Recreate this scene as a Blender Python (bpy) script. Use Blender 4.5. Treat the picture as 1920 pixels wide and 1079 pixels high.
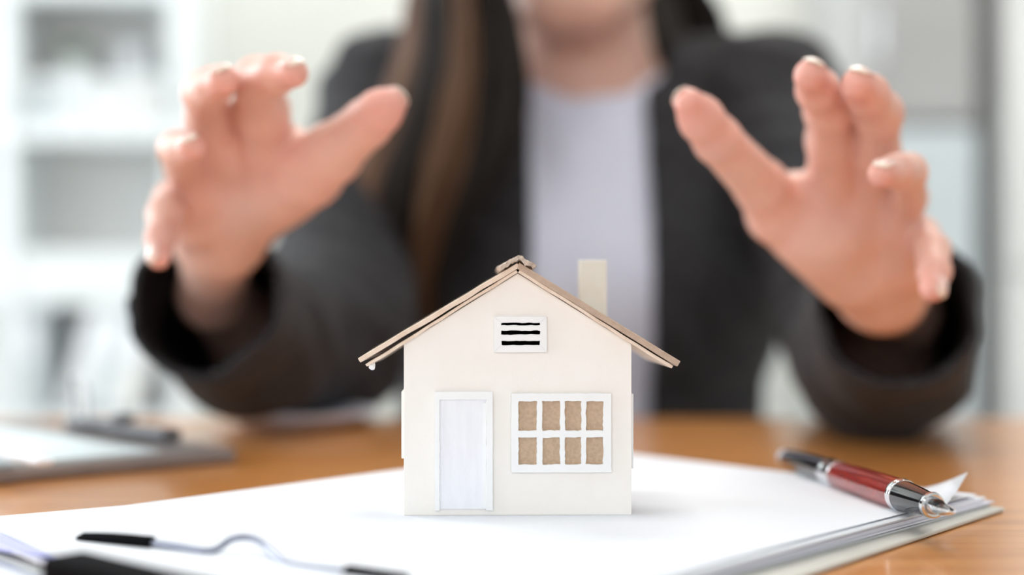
import bpy, bmesh, math, random
import numpy as np
from mathutils import Vector, Matrix, noise
random.seed(7); np.random.seed(7)
for o in list(bpy.data.objects): bpy.data.objects.remove(o)
S = bpy.context.scene
COL = S.collection
PI = math.pi

# ---------------------------------------------------------------- camera
TZ = 0.74                      # table top
CH = 0.0722                    # camera above the table top
CZ = TZ + CH
F = 2667.0; HY = 555.0
cam = bpy.data.cameras.new('camera'); camo = bpy.data.objects.new('camera', cam); COL.objects.link(camo)
camo.location = (0, 0, CZ); camo.rotation_euler = (PI/2, 0, 0)
cam.sensor_width = 36; cam.lens = 36*F/1920; cam.shift_y = (HY-539.5)/1920
cam.clip_start = 0.02; cam.clip_end = 50
cam.dof.use_dof = True; cam.dof.focus_distance = 0.428; cam.dof.aperture_fstop = 3.5
S.camera = camo
S.view_settings.view_transform = 'Standard'; S.view_settings.look = 'None'
S.view_settings.gamma = 1; S.view_settings.use_curve_mapping = False
S.view_settings.exposure = 0.0

# ---------------------------------------------------------------- light
w = bpy.data.worlds.new('world'); S.world = w; w.use_nodes = True
bg = w.node_tree.nodes['Background']; bg.inputs[0].default_value = (0.86, 0.93, 1, 1); bg.inputs[1].default_value = 1.0
def area(name, loc, target, sx, sy, power, color):
    l = bpy.data.lights.new(name, 'AREA'); l.shape = 'RECTANGLE'; l.size = sx; l.size_y = sy
    l.energy = power; l.color = color
    o = bpy.data.objects.new(name, l); COL.objects.link(o); o.location = loc
    o.rotation_euler = (Vector(target)-Vector(loc)).to_track_quat('-Z', 'Y').to_euler()
    return o
# daylight entering through the room's windows (left wall, left wall rear, wall behind the camera)
area('window_daylight_left', (-2.33, 0.0, 1.65), (0.0, 0.25, 0.80), 1.7, 1.4, 19, (0.93, 0.97, 1.0))
area('window_daylight_rear', (-2.33, 2.1, 1.65), (0.3, 1.8, 0.9), 1.2, 1.4, 62, (0.90, 0.96, 1.0))
area('window_daylight_front', (-0.3, -1.93, 1.45), (0.0, 0.5, 0.80), 2.2, 1.4, 19, (1.0, 0.985, 0.96))
# added ceiling lamps, out of view, to brighten the desk and background
area('added_ceiling_light', (0.3, 0.6, 2.66), (0.3, 0.6, 0), 1.2, 0.6, 5, (1.0, 0.97, 0.93))
area('added_ceiling_light_rear', (0.3, 2.2, 2.66), (0.3, 2.2, 0), 1.2, 0.6, 30, (1.0, 0.98, 0.94))

# ---------------------------------------------------------------- helpers
def P(px, py, d):              # photo pixel at a depth (nominal units, 0.5124 = house front) -> world point
    s = d/3200.0
    return Vector(((px-960)*s, s*F, CZ+(HY-py)*s))
def on_plane(px, py, z):       # photo pixel on the horizontal plane z
    y = F*(CZ-z)/(py-HY); return Vector(((px-960)*y/F, y, z))
def mat(name, c, rough=0.6, metal=0.0, c2=None, nscale=8, stretch=(1,1,1), bump=0.0, bscale=200, coat=0, sss=0, trans=0, attr=None, sheen=0, alpha=None, coatr=0.08, detail=4, bdist=0.001):
    m = bpy.data.materials.new(name); m.use_nodes = True
    nt = m.node_tree; b = nt.nodes['Principled BSDF']; N = nt.nodes.new; L = nt.links.new
    b.inputs['Base Color'].default_value = (*c, 1); b.inputs['Roughness'].default_value = rough
    b.inputs['Metallic'].default_value = metal
    if coat: b.inputs['Coat Weight'].default_value = coat; b.inputs['Coat Roughness'].default_value = coatr
    if sheen: b.inputs['Sheen Weight'].default_value = sheen
    if sss:
        b.inputs['Subsurface Weight'].default_value = sss; b.inputs['Subsurface Radius'].default_value = (1, .35, .2); b.inputs['Subsurface Scale'].default_value = 0.006
    if trans: b.inputs['Transmission Weight'].default_value = trans
    tc = N('ShaderNodeTexCoord'); mp = N('ShaderNodeMapping'); L(tc.outputs['Object'], mp.inputs[0]); mp.inputs['Scale'].default_value = stretch
    last = None
    if c2 is not None:
        n = N('ShaderNodeTexNoise'); n.inputs['Scale'].default_value = nscale; n.inputs['Detail'].default_value = detail
        L(mp.outputs[0], n.inputs['Vector'])
        r = N('ShaderNodeValToRGB'); r.color_ramp.elements[0].position = .35; r.color_ramp.elements[1].position = .65
        r.color_ramp.elements[0].color = (*c, 1); r.color_ramp.elements[1].color = (*c2, 1)
        L(n.outputs['Fac'], r.inputs[0]); last = r.outputs[0]
    if attr:
        a = N('ShaderNodeAttribute'); a.attribute_name = attr
        if last is None: last = a.outputs['Color']
        else:
            mx = N('ShaderNodeMix'); mx.data_type = 'RGBA'; mx.blend_type = 'MULTIPLY'; mx.inputs[0].default_value = 1
            L(last, mx.inputs[6]); L(a.outputs['Color'], mx.inputs[7]); last = mx.outputs[2]
    if last is not None: L(last, b.inputs['Base Color'])
    if bump:
        n2 = N('ShaderNodeTexNoise'); n2.inputs['Scale'].default_value = bscale; n2.inputs['Detail'].default_value = 3
        L(mp.outputs[0], n2.inputs['Vector'])
        bp = N('ShaderNodeBump'); bp.inputs['Strength'].default_value = bump; bp.inputs['Distance'].default_value = bdist
        L(n2.outputs['Fac'], bp.inputs['Height']); L(bp.outputs[0], b.inputs['Normal'])
    return m
def link(name, me, m=None, parent=None, smooth=False, bevel=0, seg=2):
    o = bpy.data.objects.new(name, me); COL.objects.link(o)
    if m is not None:
        for k in (m if isinstance(m, (list, tuple)) else [m]): me.materials.append(k)
    if smooth: me.polygons.foreach_set('use_smooth', [True]*len(me.polygons))
    if bevel:
        b = o.modifiers.new('bevel', 'BEVEL'); b.width = bevel; b.segments = seg; b.limit_method = 'ANGLE'; b.angle_limit = 0.6
    if parent is not None: o.parent = parent
    return o
def mesh(name, v, f, *a, **k):
    me = bpy.data.meshes.new(name); me.from_pydata([tuple(x) for x in v], [], [tuple(x) for x in f]); me.update()
    bm = bmesh.new(); bm.from_mesh(me); bmesh.ops.recalc_face_normals(bm, faces=bm.faces); bm.to_mesh(me); bm.free()
    return link(name, me, *a, **k)
def bmobj(name, bm, *a, **k):
    bmesh.ops.recalc_face_normals(bm, faces=bm.faces)
    me = bpy.data.meshes.new(name); bm.to_mesh(me); bm.free()
    return link(name, me, *a, **k)
def add_box(bm, c, s, M=None):
    r = bmesh.ops.create_cube(bm, size=1); vs = r['verts']
    for v in vs:
        v.co = Vector((v.co.x*s[0], v.co.y*s[1], v.co.z*s[2])) + Vector(c)
        if M is not None: v.co = M @ v.co
def box(name, c, s, *a, M=None, **k):
    bm = bmesh.new(); add_box(bm, c, s, M); return bmobj(name, bm, *a, **k)
def box2(name, lo, hi, *a, **k):
    return box(name, [(lo[i]+hi[i])/2 for i in range(3)], [hi[i]-lo[i] for i in range(3)], *a, **k)
def add_prism(bm, pts, z0, z1):
    a = [bm.verts.new((p[0], p[1], z0)) for p in pts]; b = [bm.verts.new((p[0], p[1], z1)) for p in pts]
    n = len(pts); bm.faces.new(a); bm.faces.new(b)
    for i in range(n): bm.faces.new((a[i], a[(i+1) % n], b[(i+1) % n], b[i]))
def add_tube(bm, pts, rs, n=12, cap=True, flat=None):
    pts = [Vector(p) for p in pts]
    if not isinstance(rs, (list, tuple)): rs = [rs]*len(pts)
    rings = []; up = None
    for i, p in enumerate(pts):
        t = (pts[min(i+1, len(pts)-1)]-pts[max(i-1, 0)]).normalized()
        if up is None: up = t.orthogonal().normalized()
        up = (up - t*up.dot(t)).normalized(); sd = t.cross(up)
        rings.append([bm.verts.new(p+(up*math.cos(2*PI*k/n)+sd*math.sin(2*PI*k/n))*rs[i]) for k in range(n)])
    for a, b in zip(rings[:-1], rings[1:]):
        for k in range(n): bm.faces.new((a[k], a[(k+1) % n], b[(k+1) % n], b[k]))
    if cap: bm.faces.new(rings[0][::-1]); bm.faces.new(rings[-1])
    return rings
def tube(name, pts, rs, *a, n=12, **k):
    bm = bmesh.new(); add_tube(bm, pts, rs, n); return bmobj(name, bm, *a, **k)
def lathe(name, prof, M, *a, n=32, **k):      # prof: (axial, radius)
    bm = bmesh.new(); rings = []
    for t, r in prof:
        rings.append([bm.verts.new(M @ Vector((max(r, 1e-5)*math.cos(2*PI*i/n), max(r, 1e-5)*math.sin(2*PI*i/n), t))) for i in range(n)])
    for p, q in zip(rings[:-1], rings[1:]):
        for i in range(n): bm.faces.new((p[i], p[(i+1) % n], q[(i+1) % n], q[i]))
    bm.faces.new(rings[0]); bm.faces.new(rings[-1])
    return bmobj(name, bm, *a, **k)
def tag(o, label, cat, group=None):
    o['label'] = label; o['category'] = cat
    if group: o['group'] = group
    return o
def struct(o): o['kind'] = 'structure'; return o
def empty(name, loc, label=None, cat=None, group=None, rz=0):
    o = bpy.data.objects.new(name, None); COL.objects.link(o); o.location = loc; o.rotation_euler = (0, 0, rz)
    o.empty_display_size = 0.02
    if label: tag(o, label, cat, group)
    return o
def into(parent, *obs):        # keep world-space vertices while parented to an Empty with a location
    for o in obs:
        o.parent = parent; o.matrix_parent_inverse = Matrix.LocRotScale(parent.location, parent.rotation_euler, None).inverted()
def catmull(pts, n=6):
    out = []; pts = [Vector(p) for p in pts]
    for i in range(len(pts)-1):
        p0 = pts[max(i-1, 0)]; p1 = pts[i]; p2 = pts[i+1]; p3 = pts[min(i+2, len(pts)-1)]
        for k in range(n):
            t = k/n
            out.append(0.5*((2*p1)+(p2-p0)*t+(2*p0-5*p1+4*p2-p3)*t*t+(3*p1-p0-3*p2+p3)*t**3))
    out.append(pts[-1]); return out

# ---- signed-distance modelling (numpy) and surface-nets meshing
def rc(X, a, b, ra, rb, sc=None):
    a = np.array(a, np.float32); b = np.array(b, np.float32)
    x, y, z = X
    if sc is not None:
        x = x/sc[0]; y = y/sc[1]; z = z/sc[2]; a = a/np.array(sc, np.float32); b = b/np.array(sc, np.float32)
    ab = b-a; L = float(ab@ab)+1e-12
    px, py, pz = x-a[0], y-a[1], z-a[2]
    t = np.clip((px*ab[0]+py*ab[1]+pz*ab[2])/L, 0, 1)
    d = np.sqrt((px-t*ab[0])**2+(py-t*ab[1])**2+(pz-t*ab[2])**2) - (ra+(rb-ra)*t)
    return d*(min(sc) if sc is not None else 1)
def ell(X, c, r):
    k = np.sqrt(((X[0]-c[0])/r[0])**2+((X[1]-c[1])/r[1])**2+((X[2]-c[2])/r[2])**2)
    return (k-1)*min(r)
def smin(a, b, k):
    if k <= 0: return np.minimum(a, b)
    h = np.clip(0.5+0.5*(b-a)/k, 0, 1); return b+(a-b)*h-k*h*(1-h)
def nets(fn, lo, hi, h):
    lo = np.array(lo, np.float32); n = np.ceil((np.array(hi)-lo)/h).astype(int)+1
    ax = [lo[i]+h*np.arange(n[i], dtype=np.float32) for i in range(3)]
    V = np.empty(n, np.float32)
    st = max(1, int(1.5e6/(n[1]*n[2])))
    for i in range(0, n[0], st):
        X = np.meshgrid(ax[0][i:i+st], ax[1], ax[2], indexing='ij'); V[i:i+st] = fn(X)
    s = V < 0
    c = np.zeros((n[0]-1, n[1]-1, n[2]-1), np.int8)
    off = [(i, j, k) for i in (0, 1) for j in (0, 1) for k in (0, 1)]
    for o in off: c += s[o[0]:n[0]-1+o[0], o[1]:n[1]-1+o[1], o[2]:n[2]-1+o[2]]
    act = (c > 0) & (c < 8); I = np.argwhere(act); idx = -np.ones(c.shape, np.int64); idx[act] = np.arange(len(I))
    cv = np.stack([V[I[:, 0]+o[0], I[:, 1]+o[1], I[:, 2]+o[2]] for o in off], 1)
    acc = np.zeros((len(I), 3)); cnt = np.zeros(len(I))
    for a in range(8):
        for b in range(a+1, 8):
            d = np.array(off[b])-np.array(off[a])
            if np.abs(d).sum() != 1: continue
            m = (cv[:, a] < 0) != (cv[:, b] < 0)
            t = np.where(m, cv[:, a]/(cv[:, a]-cv[:, b]+1e-20), 0)
            acc += m[:, None]*(np.array(off[a])+t[:, None]*d); cnt += m
    verts = lo+h*(I+acc/cnt[:, None])
    faces = []
    for axis in range(3):
        u, v = [(1, 2), (2, 0), (0, 1)][axis]
        sl0 = [slice(None)]*3; sl1 = [slice(None)]*3
        sl0[axis] = slice(0, n[axis]-1); sl1[axis] = slice(1, n[axis])
        E = s[tuple(sl0)] != s[tuple(sl1)]
        J = np.argwhere(E)
        J = J[(J[:, u] > 0) & (J[:, v] > 0) & (J[:, u] < n[u]-1) & (J[:, v] < n[v]-1)]
        q = []
        for du, dv in ((1, 1), (0, 1), (0, 0), (1, 0)):
            K = J.copy(); K[:, u] -= du; K[:, v] -= dv; q.append(idx[K[:, 0], K[:, 1], K[:, 2]])
        q = np.stack(q, 1); flip = ~s[J[:, 0], J[:, 1], J[:, 2]]; q[flip] = q[flip][:, ::-1]
        faces.append(q)
    return verts, np.concatenate(faces)
def npmesh(name, V, Q):
    me = bpy.data.meshes.new(name); me.vertices.add(len(V)); me.vertices.foreach_set('co', np.asarray(V, np.float32).ravel())
    me.loops.add(Q.size); me.loops.foreach_set('vertex_index', Q.ravel().astype(np.int32))
    me.polygons.add(len(Q)); me.polygons.foreach_set('loop_start', np.arange(0, Q.size, 4, dtype=np.int32))
    me.update(calc_edges=True); me.validate(); return me
def setcol(me, C, name='tint'):
    at = me.color_attributes.new(name, 'FLOAT_COLOR', 'POINT')
    at.data.foreach_set('color', np.concatenate([C, np.ones((len(C), 1))], 1).astype(np.float32).ravel())

# ---------------------------------------------------------------- materials
M = {}
M['wall'] = mat('wall_paint', (.60, .61, .58), .8, c2=(.63, .64, .61), nscale=3)
M['wallw'] = mat('white_wall_paint', (.74, .75, .74), .8, c2=(.77, .78, .77), nscale=3)
M['floor'] = mat('floor_vinyl', (.50, .49, .46), .35, c2=(.55, .54, .51), nscale=6)
M['white'] = mat('white_laminate', (.72, .76, .77), .45, c2=(.74, .78, .79), nscale=3)
M['grey'] = mat('grey_laminate', (.37, .37, .37), .5, c2=(.40, .40, .40), nscale=4)
M['palegrey'] = mat('pale_blue_grey_laminate', (.56, .62, .65), .45, c2=(.60, .66, .69), nscale=4)
M['darkgrey'] = mat('dark_grey_plastic', (.10, .10, .11), .5, c2=(.12, .12, .13), nscale=20)
M['green'] = mat('leaf_green', (.12, .22, .10), .5, c2=(.18, .30, .13), nscale=20)
M['alu'] = mat('brushed_aluminium', (.6, .62, .64), .35, 1.0, c2=(.66, .68, .7), nscale=30, stretch=(1, 20, 1))
M['lamp'] = mat('lamp_diffuser', (.9, .9, .88), .5)
b = M['lamp'].node_tree.nodes['Principled BSDF']; b.inputs['Emission Color'].default_value = (1, .97, .92, 1); b.inputs['Emission Strength'].default_value = 3
M['glass'] = mat('window_glass', (1, 1, 1), 0.0, trans=1.0); M['glass'].node_tree.nodes['Principled BSDF'].inputs['IOR'].default_value = 1.05
M['wood'] = mat('varnished_oak', (.66, .29, .080), .3, c2=(.53, .205, .045), nscale=9, stretch=(1.2, 14, 14), bump=.08, bscale=60, coat=.35, coatr=.10, detail=6)
M['steel'] = mat('polished_steel', (.62, .64, .68), .22, 1.0, c2=(.68, .7, .74), nscale=20)
M['rubber'] = mat('black_rubber', (.004, .004, .005), .55, c2=(.007, .007, .008), nscale=30)
M['paper'] = mat('white_paper', (.80, .835, .895), .75, c2=(.82, .855, .91), nscale=12, bump=.05, bscale=400, bdist=.0002)
M['paper2'] = mat('lilac_white_paper', (.74, .75, .86), .75, c2=(.79, .80, .90), nscale=12)
M['paper3'] = mat('grey_white_paper', (.72, .74, .76), .7, c2=(.77, .79, .80), nscale=12)
M['board'] = mat('grey_hardboard', (.56, .56, .52), .5, c2=(.62, .62, .58), nscale=40)
M['lilac'] = mat('lilac_paper', (.42, .44, .74), .75, c2=(.46, .48, .78), nscale=12)
M['chrome2'] = mat('satin_chrome', (.90, .91, .95), .42, .9, c2=(.92, .93, .96), nscale=40)
M['palepaper'] = mat('pale_blue_paper', (.60, .69, .72), .7, c2=(.64, .73, .76), nscale=12)
M['wirem'] = mat('grey_wire', (.30, .32, .40), .35, 0.6, c2=(.34, .36, .44), nscale=30)
M['board2'] = mat('taupe_grey_board', (.24, .21, .20), .4, c2=(.28, .25, .24), nscale=40)
M['card'] = mat('cream_cardboard', (.92, .885, .84), .85, c2=(.94, .91, .875), nscale=60, bump=.25, bscale=900, bdist=.0002)
M['cardw'] = mat('white_cardboard', (.90, .91, .92), .8, c2=(.93, .94, .95), nscale=80, bump=.2, bscale=900, bdist=.0002)
M['cardd'] = mat('white_door_paper', (.87, .88, .93), .8, c2=(.90, .91, .96), nscale=90, bump=.3, bscale=300, stretch=(6, 6, 1), bdist=.0002)
M['kraft'] = mat('kraft_board', (.50, .36, .25), .9, c2=(.60, .44, .31), nscale=900, bump=.4, bscale=1200, bdist=.0002)
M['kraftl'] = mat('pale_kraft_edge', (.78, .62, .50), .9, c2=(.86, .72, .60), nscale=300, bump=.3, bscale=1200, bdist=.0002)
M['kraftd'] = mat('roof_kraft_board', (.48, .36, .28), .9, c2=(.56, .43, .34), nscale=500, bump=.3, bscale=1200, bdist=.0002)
M['ridge'] = mat('torn_grey_kraft', (.42, .33, .27), .95, c2=(.66, .56, .48), nscale=500, bump=.6, bscale=900, bdist=.0003)
M['chim'] = mat('grey_cream_cardboard', (.79, .78, .71), .85, c2=(.83, .82, .76), nscale=120, bump=.2, bscale=900, bdist=.0002)
M['black'] = mat('black_lacquer', (.006, .006, .008), .12, c2=(.01, .01, .013), nscale=60, coat=.8)
M['red'] = mat('red_lacquered_wood', (.40, .030, .018), .22, c2=(.25, .014, .010), nscale=420, stretch=(1, .05, 1), coat=.8, bump=.1, bscale=200)
M['chrome'] = mat('chrome', (.82, .83, .85), .08, 1.0, c2=(.85, .86, .88), nscale=40)
M['skin'] = mat('skin', (.92, .92, .92), .5, c2=(1, 1, 1), nscale=60, attr='tint', sss=.25, bump=.15, bscale=500, bdist=.0003)
M['nail'] = mat('fingernail', (1, 1, 1), .22, attr='tint', coat=.4)
M['blazer'] = mat('charcoal_wool', (.030, .030, .033), .9, c2=(.040, .040, .044), nscale=150, sheen=.05, bump=.3, bscale=900)
M['lining'] = mat('black_lining', (.004, .004, .005), .6, c2=(.006, .006, .007), nscale=60)
M['shirt'] = mat('white_knit', (.76, .80, .97), .85, c2=(.80, .84, .98), nscale=60, bump=.2, bscale=600)
M['hair'] = mat('brown_hair', (.9, .9, .9), .62, attr='tint', c2=(1, 1, 1), nscale=40)
M['lip'] = mat('lip', (.50, .16, .14), .4, c2=(.55, .18, .16), nscale=60)
M['eyew'] = mat('eye_white', (.8, .8, .8), .15, c2=(.85, .85, .85), nscale=60)
M['iris'] = mat('dark_iris', (.03, .015, .008), .1, c2=(.04, .02, .01), nscale=300)
M['trouser'] = mat('black_trouser_cloth', (.02, .02, .022), .9, c2=(.026, .026, .03), nscale=150)

for k_ in ('hair', 'blazer', 'lining', 'rubber'): M[k_].node_tree.nodes['Principled BSDF'].inputs['Specular IOR Level'].default_value = .18
M['rubber'].node_tree.nodes['Principled BSDF'].inputs['Specular IOR Level'].default_value = .04; M['rubber'].node_tree.nodes['Principled BSDF'].inputs['Roughness'].default_value = .8
# ---------------------------------------------------------------- room
RX0, RX1, RY0, RY1, RZ = -2.4, 2.4, -2.0, 3.1, 2.7
T = .1
struct(box2('floor', (RX0-T, RY0-T, -T), (RX1+T, RY1+T, 0), M['floor']))
struct(box2('ceiling', (RX0-T, RY0-T, RZ), (RX1+T, RY1+T, RZ+T), M['wallw']))
struct(box2('wall_back', (RX0-T, RY1, 0), (RX1+T, RY1+T, RZ), M['wall']))
struct(box2('wall_right', (RX1, RY0, 0), (RX1+T, RY1, RZ), M['wallw']))
def wall_with_openings(name, fix, along, lo, hi, ops, m):   # a wall slab at fix..fix+T with rectangular openings (a0,a1,z0,z1)
    bm = bmesh.new()
    cuts = sorted(set([lo, hi]+[v for o in ops for v in o[:2]]))
    for a0, a1 in zip(cuts[:-1], cuts[1:]):
        segs = [(0, RZ)]
        for o in ops:
            if a0 >= o[0]-1e-6 and a1 <= o[1]+1e-6: segs = [(0, o[2]), (o[3], RZ)]
        for z0, z1 in segs:
            c = ((a0+a1)/2, (z0+z1)/2)
            if along == 'y': add_box(bm, (fix, c[0], c[1]), (T, a1-a0, z1-z0))
            else: add_box(bm, (c[0], fix, c[1]), (a1-a0, T, z1-z0))
    return struct(bmobj(name, bm, m))
LW = [(-.9, .9, 1.0, 2.5), (1.5, 2.75, .9, 2.4)]
wall_with_openings('wall_left', RX0-T/2, 'y', RY0, RY1, LW, M['wallw'])
FW = [(-1.0, 1.4, .9, 2.4)]
wall_with_openings('wall_front', RY0-T/2, 'x', RX0-T, RX1+T, FW, M['wallw'])
def window(name, axis, fix, o):
    e = empty(name, (fix, (o[0]+o[1])/2, o[2]) if axis == 'y' else ((o[0]+o[1])/2, fix, o[2])); struct(e)
    def bx(nm, a0, a1, z0, z1, th, m):
        c = ((a0+a1)/2, (z0+z1)/2)
        q = box(nm, (fix, c[0], c[1]) if axis == 'y' else (c[0], fix, c[1]), (th, a1-a0, z1-z0) if axis == 'y' else (a1-a0, th, z1-z0), m)
        into(e, q); return q
    f = .04
    bx('frame_bar', o[0], o[1], o[2], o[2]+f, .06, M['white']); bx('frame_bar', o[0], o[1], o[3]-f, o[3], .06, M['white'])
    bx('frame_bar', o[0], o[0]+f, o[2]+f, o[3]-f, .06, M['white']); bx('frame_bar', o[1]-f, o[1], o[2]+f, o[3]-f, .06, M['white'])
    mid = (o[0]+o[1])/2; bx('mullion', mid-f/2, mid+f/2, o[2]+f, o[3]-f, .05, M['white'])
    bx('pane', o[0]+f, mid-f/2, o[2]+f, o[3]-f, .004, M['glass']); bx('pane', mid+f/2, o[1]-f, o[2]+f, o[3]-f, .004, M['glass'])
window('window_1', 'y', RX0-T*.6, LW[0]); window('window_2', 'y', RX0-T*.6, LW[1]); window('window_3', 'x', RY0-T*.6, FW[0])
struct(box2('baseboard_back', (RX0, RY1-.015, 0), (RX1, RY1, .08), M['white']))
for x, y, lab in ((.3, .6, 'added white ceiling lamp panel above the desk, out of view'), (.3, 2.2, 'added white ceiling lamp panel nearer the back wall, out of view')):  # unseen lamp panels, added to go with the extra ceiling light
    e = empty('added_ceiling_lamp', (x, y, RZ-.03), lab, 'lamp')
    q = box('lamp_frame', (x, y, RZ-.012), (1.26, .66, .024), M['white']); into(e, q)
    q = box('diffuser', (x, y, RZ-.027), (1.2, .6, .006), M['lamp']); into(e, q)

# ---------------------------------------------------------------- background furniture
def px_x(px, y): return (px-960)*y/F
def px_z(py, y): return CZ+(HY-py)*y/F
# open white shelf unit along the back wall, left of the person
YS = 2.62
e = empty('shelf_unit', (px_x(120, YS), YS+.17, 0), 'tall white open shelf unit behind the photo-left hand', 'shelf')
xs_ = [px_x(-330, YS), px_x(8, YS), px_x(335, YS)]
for x in xs_: into(e, box2('side_panel', (x-.02, YS, 0), (x+.02, YS+.17, 1.62), M['white'], bevel=.002))
zs_ = [.06, px_z(800, YS), px_z(520, YS), px_z(245, YS), px_z(-25, YS), 1.60]
for i, z in enumerate(zs_):
    t = .05 if i == 2 else .018
    into(e, box2('shelf_board', (xs_[0]+.02, YS+.004, z-t), (xs_[2]-.02, YS+.16, z+t), M['white']))
into(e, box2('back_panel', (xs_[0]+.02, YS+.161, .02), (xs_[2]-.02, YS+.169, 1.62), M['wallw']))
# things on its shelves
zz = zs_[3]+.018
k = 0
x = xs_[1]+.03
for wd, ht, m, cn in ((.055, .085, 'palegrey', 'pale blue grey'), (.05, .09, 'white', 'white'), (.055, .082, 'paper3', 'off white'), (.05, .088, 'wallw', 'pale grey')):
    q = empty('storage_box', (x+wd/2, YS+.075, zz), cn+' small storage box in the shelf compartment behind the fingers', 'box', 'small boxes on the shelf')
    into(q, box2('box_body', (x, YS+.02, zz), (x+wd, YS+.13, zz+ht*.8), M[m], bevel=.002), box2('lid', (x-.001, YS+.019, zz+ht*.8), (x+wd+.001, YS+.131, zz+ht), M['white'], bevel=.001))
    x += wd+.012
def plant(x, y, z, sc, label):
    e = empty('potted_plant', (x, y, z), label, 'plant')
    into(e, lathe('pot', [(0, .022*sc), (.04*sc, .03*sc), (.04*sc, .026*sc), (.034*sc, .024*sc)], Matrix.Translation((x, y, z)), M['white'], smooth=False, n=20))
    for i in range(16):
        a = random.uniform(0, 2*PI); tl = random.uniform(.5, 1.1); L = .075*sc*random.uniform(.7, 1)
        bm = bmesh.new(); d = Vector((math.cos(a)*tl, math.sin(a)*tl, 1.1)).normalized(); sd = d.cross(Vector((0, 0, 1))).normalized()
        p0 = Vector((x, y, z+.034*sc)); vs = []
        for t, wv in ((0, .1), (.3, .7), (.6, 1), (.85, .6), (1, .05)):
            c = p0+d*L*t+Vector((0, 0, -.02*sc*t*t))
            vs.append((bm.verts.new(c-sd*wv*.009*sc), bm.verts.new(c+Vector((0, 0, -.002*sc))), bm.verts.new(c+sd*wv*.009*sc)))
        for a_, b_ in zip(vs[:-1], vs[1:]):
            bm.faces.new((a_[0], a_[1], b_[1], b_[0])); bm.faces.new((a_[1], a_[2], b_[2], b_[1]))
        into(e, bmobj('leaf', bm, M['green'], smooth=True))
plant(px_x(118, YS), YS+.075, zz+.082, 1.0, 'small green plant on the shelf boxes at the far left')
q = empty('picture_frame', (px_x(218, YS), YS+.085, zz+.09), 'small dark framed picture standing on the shelf boxes', 'picture')
for nm, dx, dy, sx, sz, m in (('frame_side', -.028, 0, .006, .07, 'darkgrey'), ('frame_side', .028, 0, .006, .07, 'darkgrey'), ('frame_rail', 0, -.032, .05, .006, 'darkgrey'), ('frame_rail', 0, .032, .05, .006, 'darkgrey'), ('picture_print', 0, 0, .05, .058, 'paper3')):
    into(q, box(nm, (px_x(218, YS)+dx, YS+.085, zz+.126+dy), (sx, .008 if m == 'darkgrey' else .003, sz), M[m]))
# row of binders in the lower compartment
zz = zs_[1]+.0185
post = xs_[2]-.02
for i in range(4):
    m = ['palegrey', 'paper3', 'palegrey', 'wallw'][i]; c = ['pale blue upright', 'grey white leaning', 'grey blue leaning', 'light grey leaning'][i]
    tl = [0, .3, .3, .3][i]; x = [xs_[1]+.022, post-.0665-.094-.045, post-.0665-.047-.045, post-.0665-.045][i]
    R_ = Matrix.Translation((x+.044, 0, zz)) @ Matrix.Rotation(tl, 4, 'Y') @ Matrix.Translation((-.044, 0, 0))
    q = empty('ring_binder', (x+.022, YS+.08, zz), c+' ring binder, '+['first', 'second', 'third', 'fourth'][i]+' from the left on the low shelf', 'binder', 'binders on the low shelf')
    into(q, box('cover', (.022, YS+.075, .11), (.044, .13, .22), M[m], M=R_, bevel=.003), box('spine_label', (.022, YS+.0085, .14), (.028, .002, .07), M['paper'], M=R_))
# second low light cabinet and grey tall cabinet to the right
YC = 2.55
e = empty('tall_cabinet', (px_x(1715, YC), YC+.2, 0), 'tall mid grey cabinet against the back wall behind the photo-right hand', 'cabinet')
x0, x1 = px_x(1612, YC), px_x(1835, YC)
zt = px_z(235, YC)
into(e, box2('lower_body', (x0, YC+.02, .0), (x1, YC+.42, zt), M['palegrey'], bevel=.003), box2('upper_body', (x0, YC+.02, zt+.004), (x1, YC+.42, 1.75), M['grey'], bevel=.003))
d1 = box2('door', (x0+.004, YC, .06), (x1-.004, YC+.018, zt-.006), M['palegrey'], bevel=.002); d2 = box2('door', (x0+.004, YC, zt+.01), (x1-.004, YC+.018, 1.74), M['grey'], bevel=.002)
into(e, d1, d2)
for d, z in ((d1, zt-.14), (d2, zt+.16)):
    q = tube('handle', [(x0+.03, YC-.001, z-.05), (x0+.03, YC-.02, z-.045), (x0+.03, YC-.02, z+.045), (x0+.03, YC-.001, z+.05)], .004, M['alu'], n=8)
    q.parent = d; q.matrix_parent_inverse = d.matrix_parent_inverse.copy()
    q.matrix_parent_inverse = Matrix.Identity(4)
e = empty('side_cabinet', (px_x(1985, YC), YC+.25, 0), 'pale cabinet at the right edge of the frame behind the hand', 'cabinet')
x0, x1 = px_x(1893, YC), px_x(2110, YC)
into(e, box2('cabinet_body', (x0, YC+.02, 0), (x1, YC+.40, 1.75), M['wallw'], bevel=.003))
for a, b_ in ((.05, .85), (.86, 1.74)):
    d = box2('door', (x0+.004, YC, a), (x1-.004, YC+.018, b_), M['wallw'], bevel=.002); into(e, d)
    q = tube('handle', [(x0+.03, YC-.001, a+.5), (x0+.03, YC-.02, a+.505), (x0+.03, YC-.02, a+.595), (x0+.03, YC-.001, a+.6)], .004, M['alu'], n=8); q.parent = d
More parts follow.
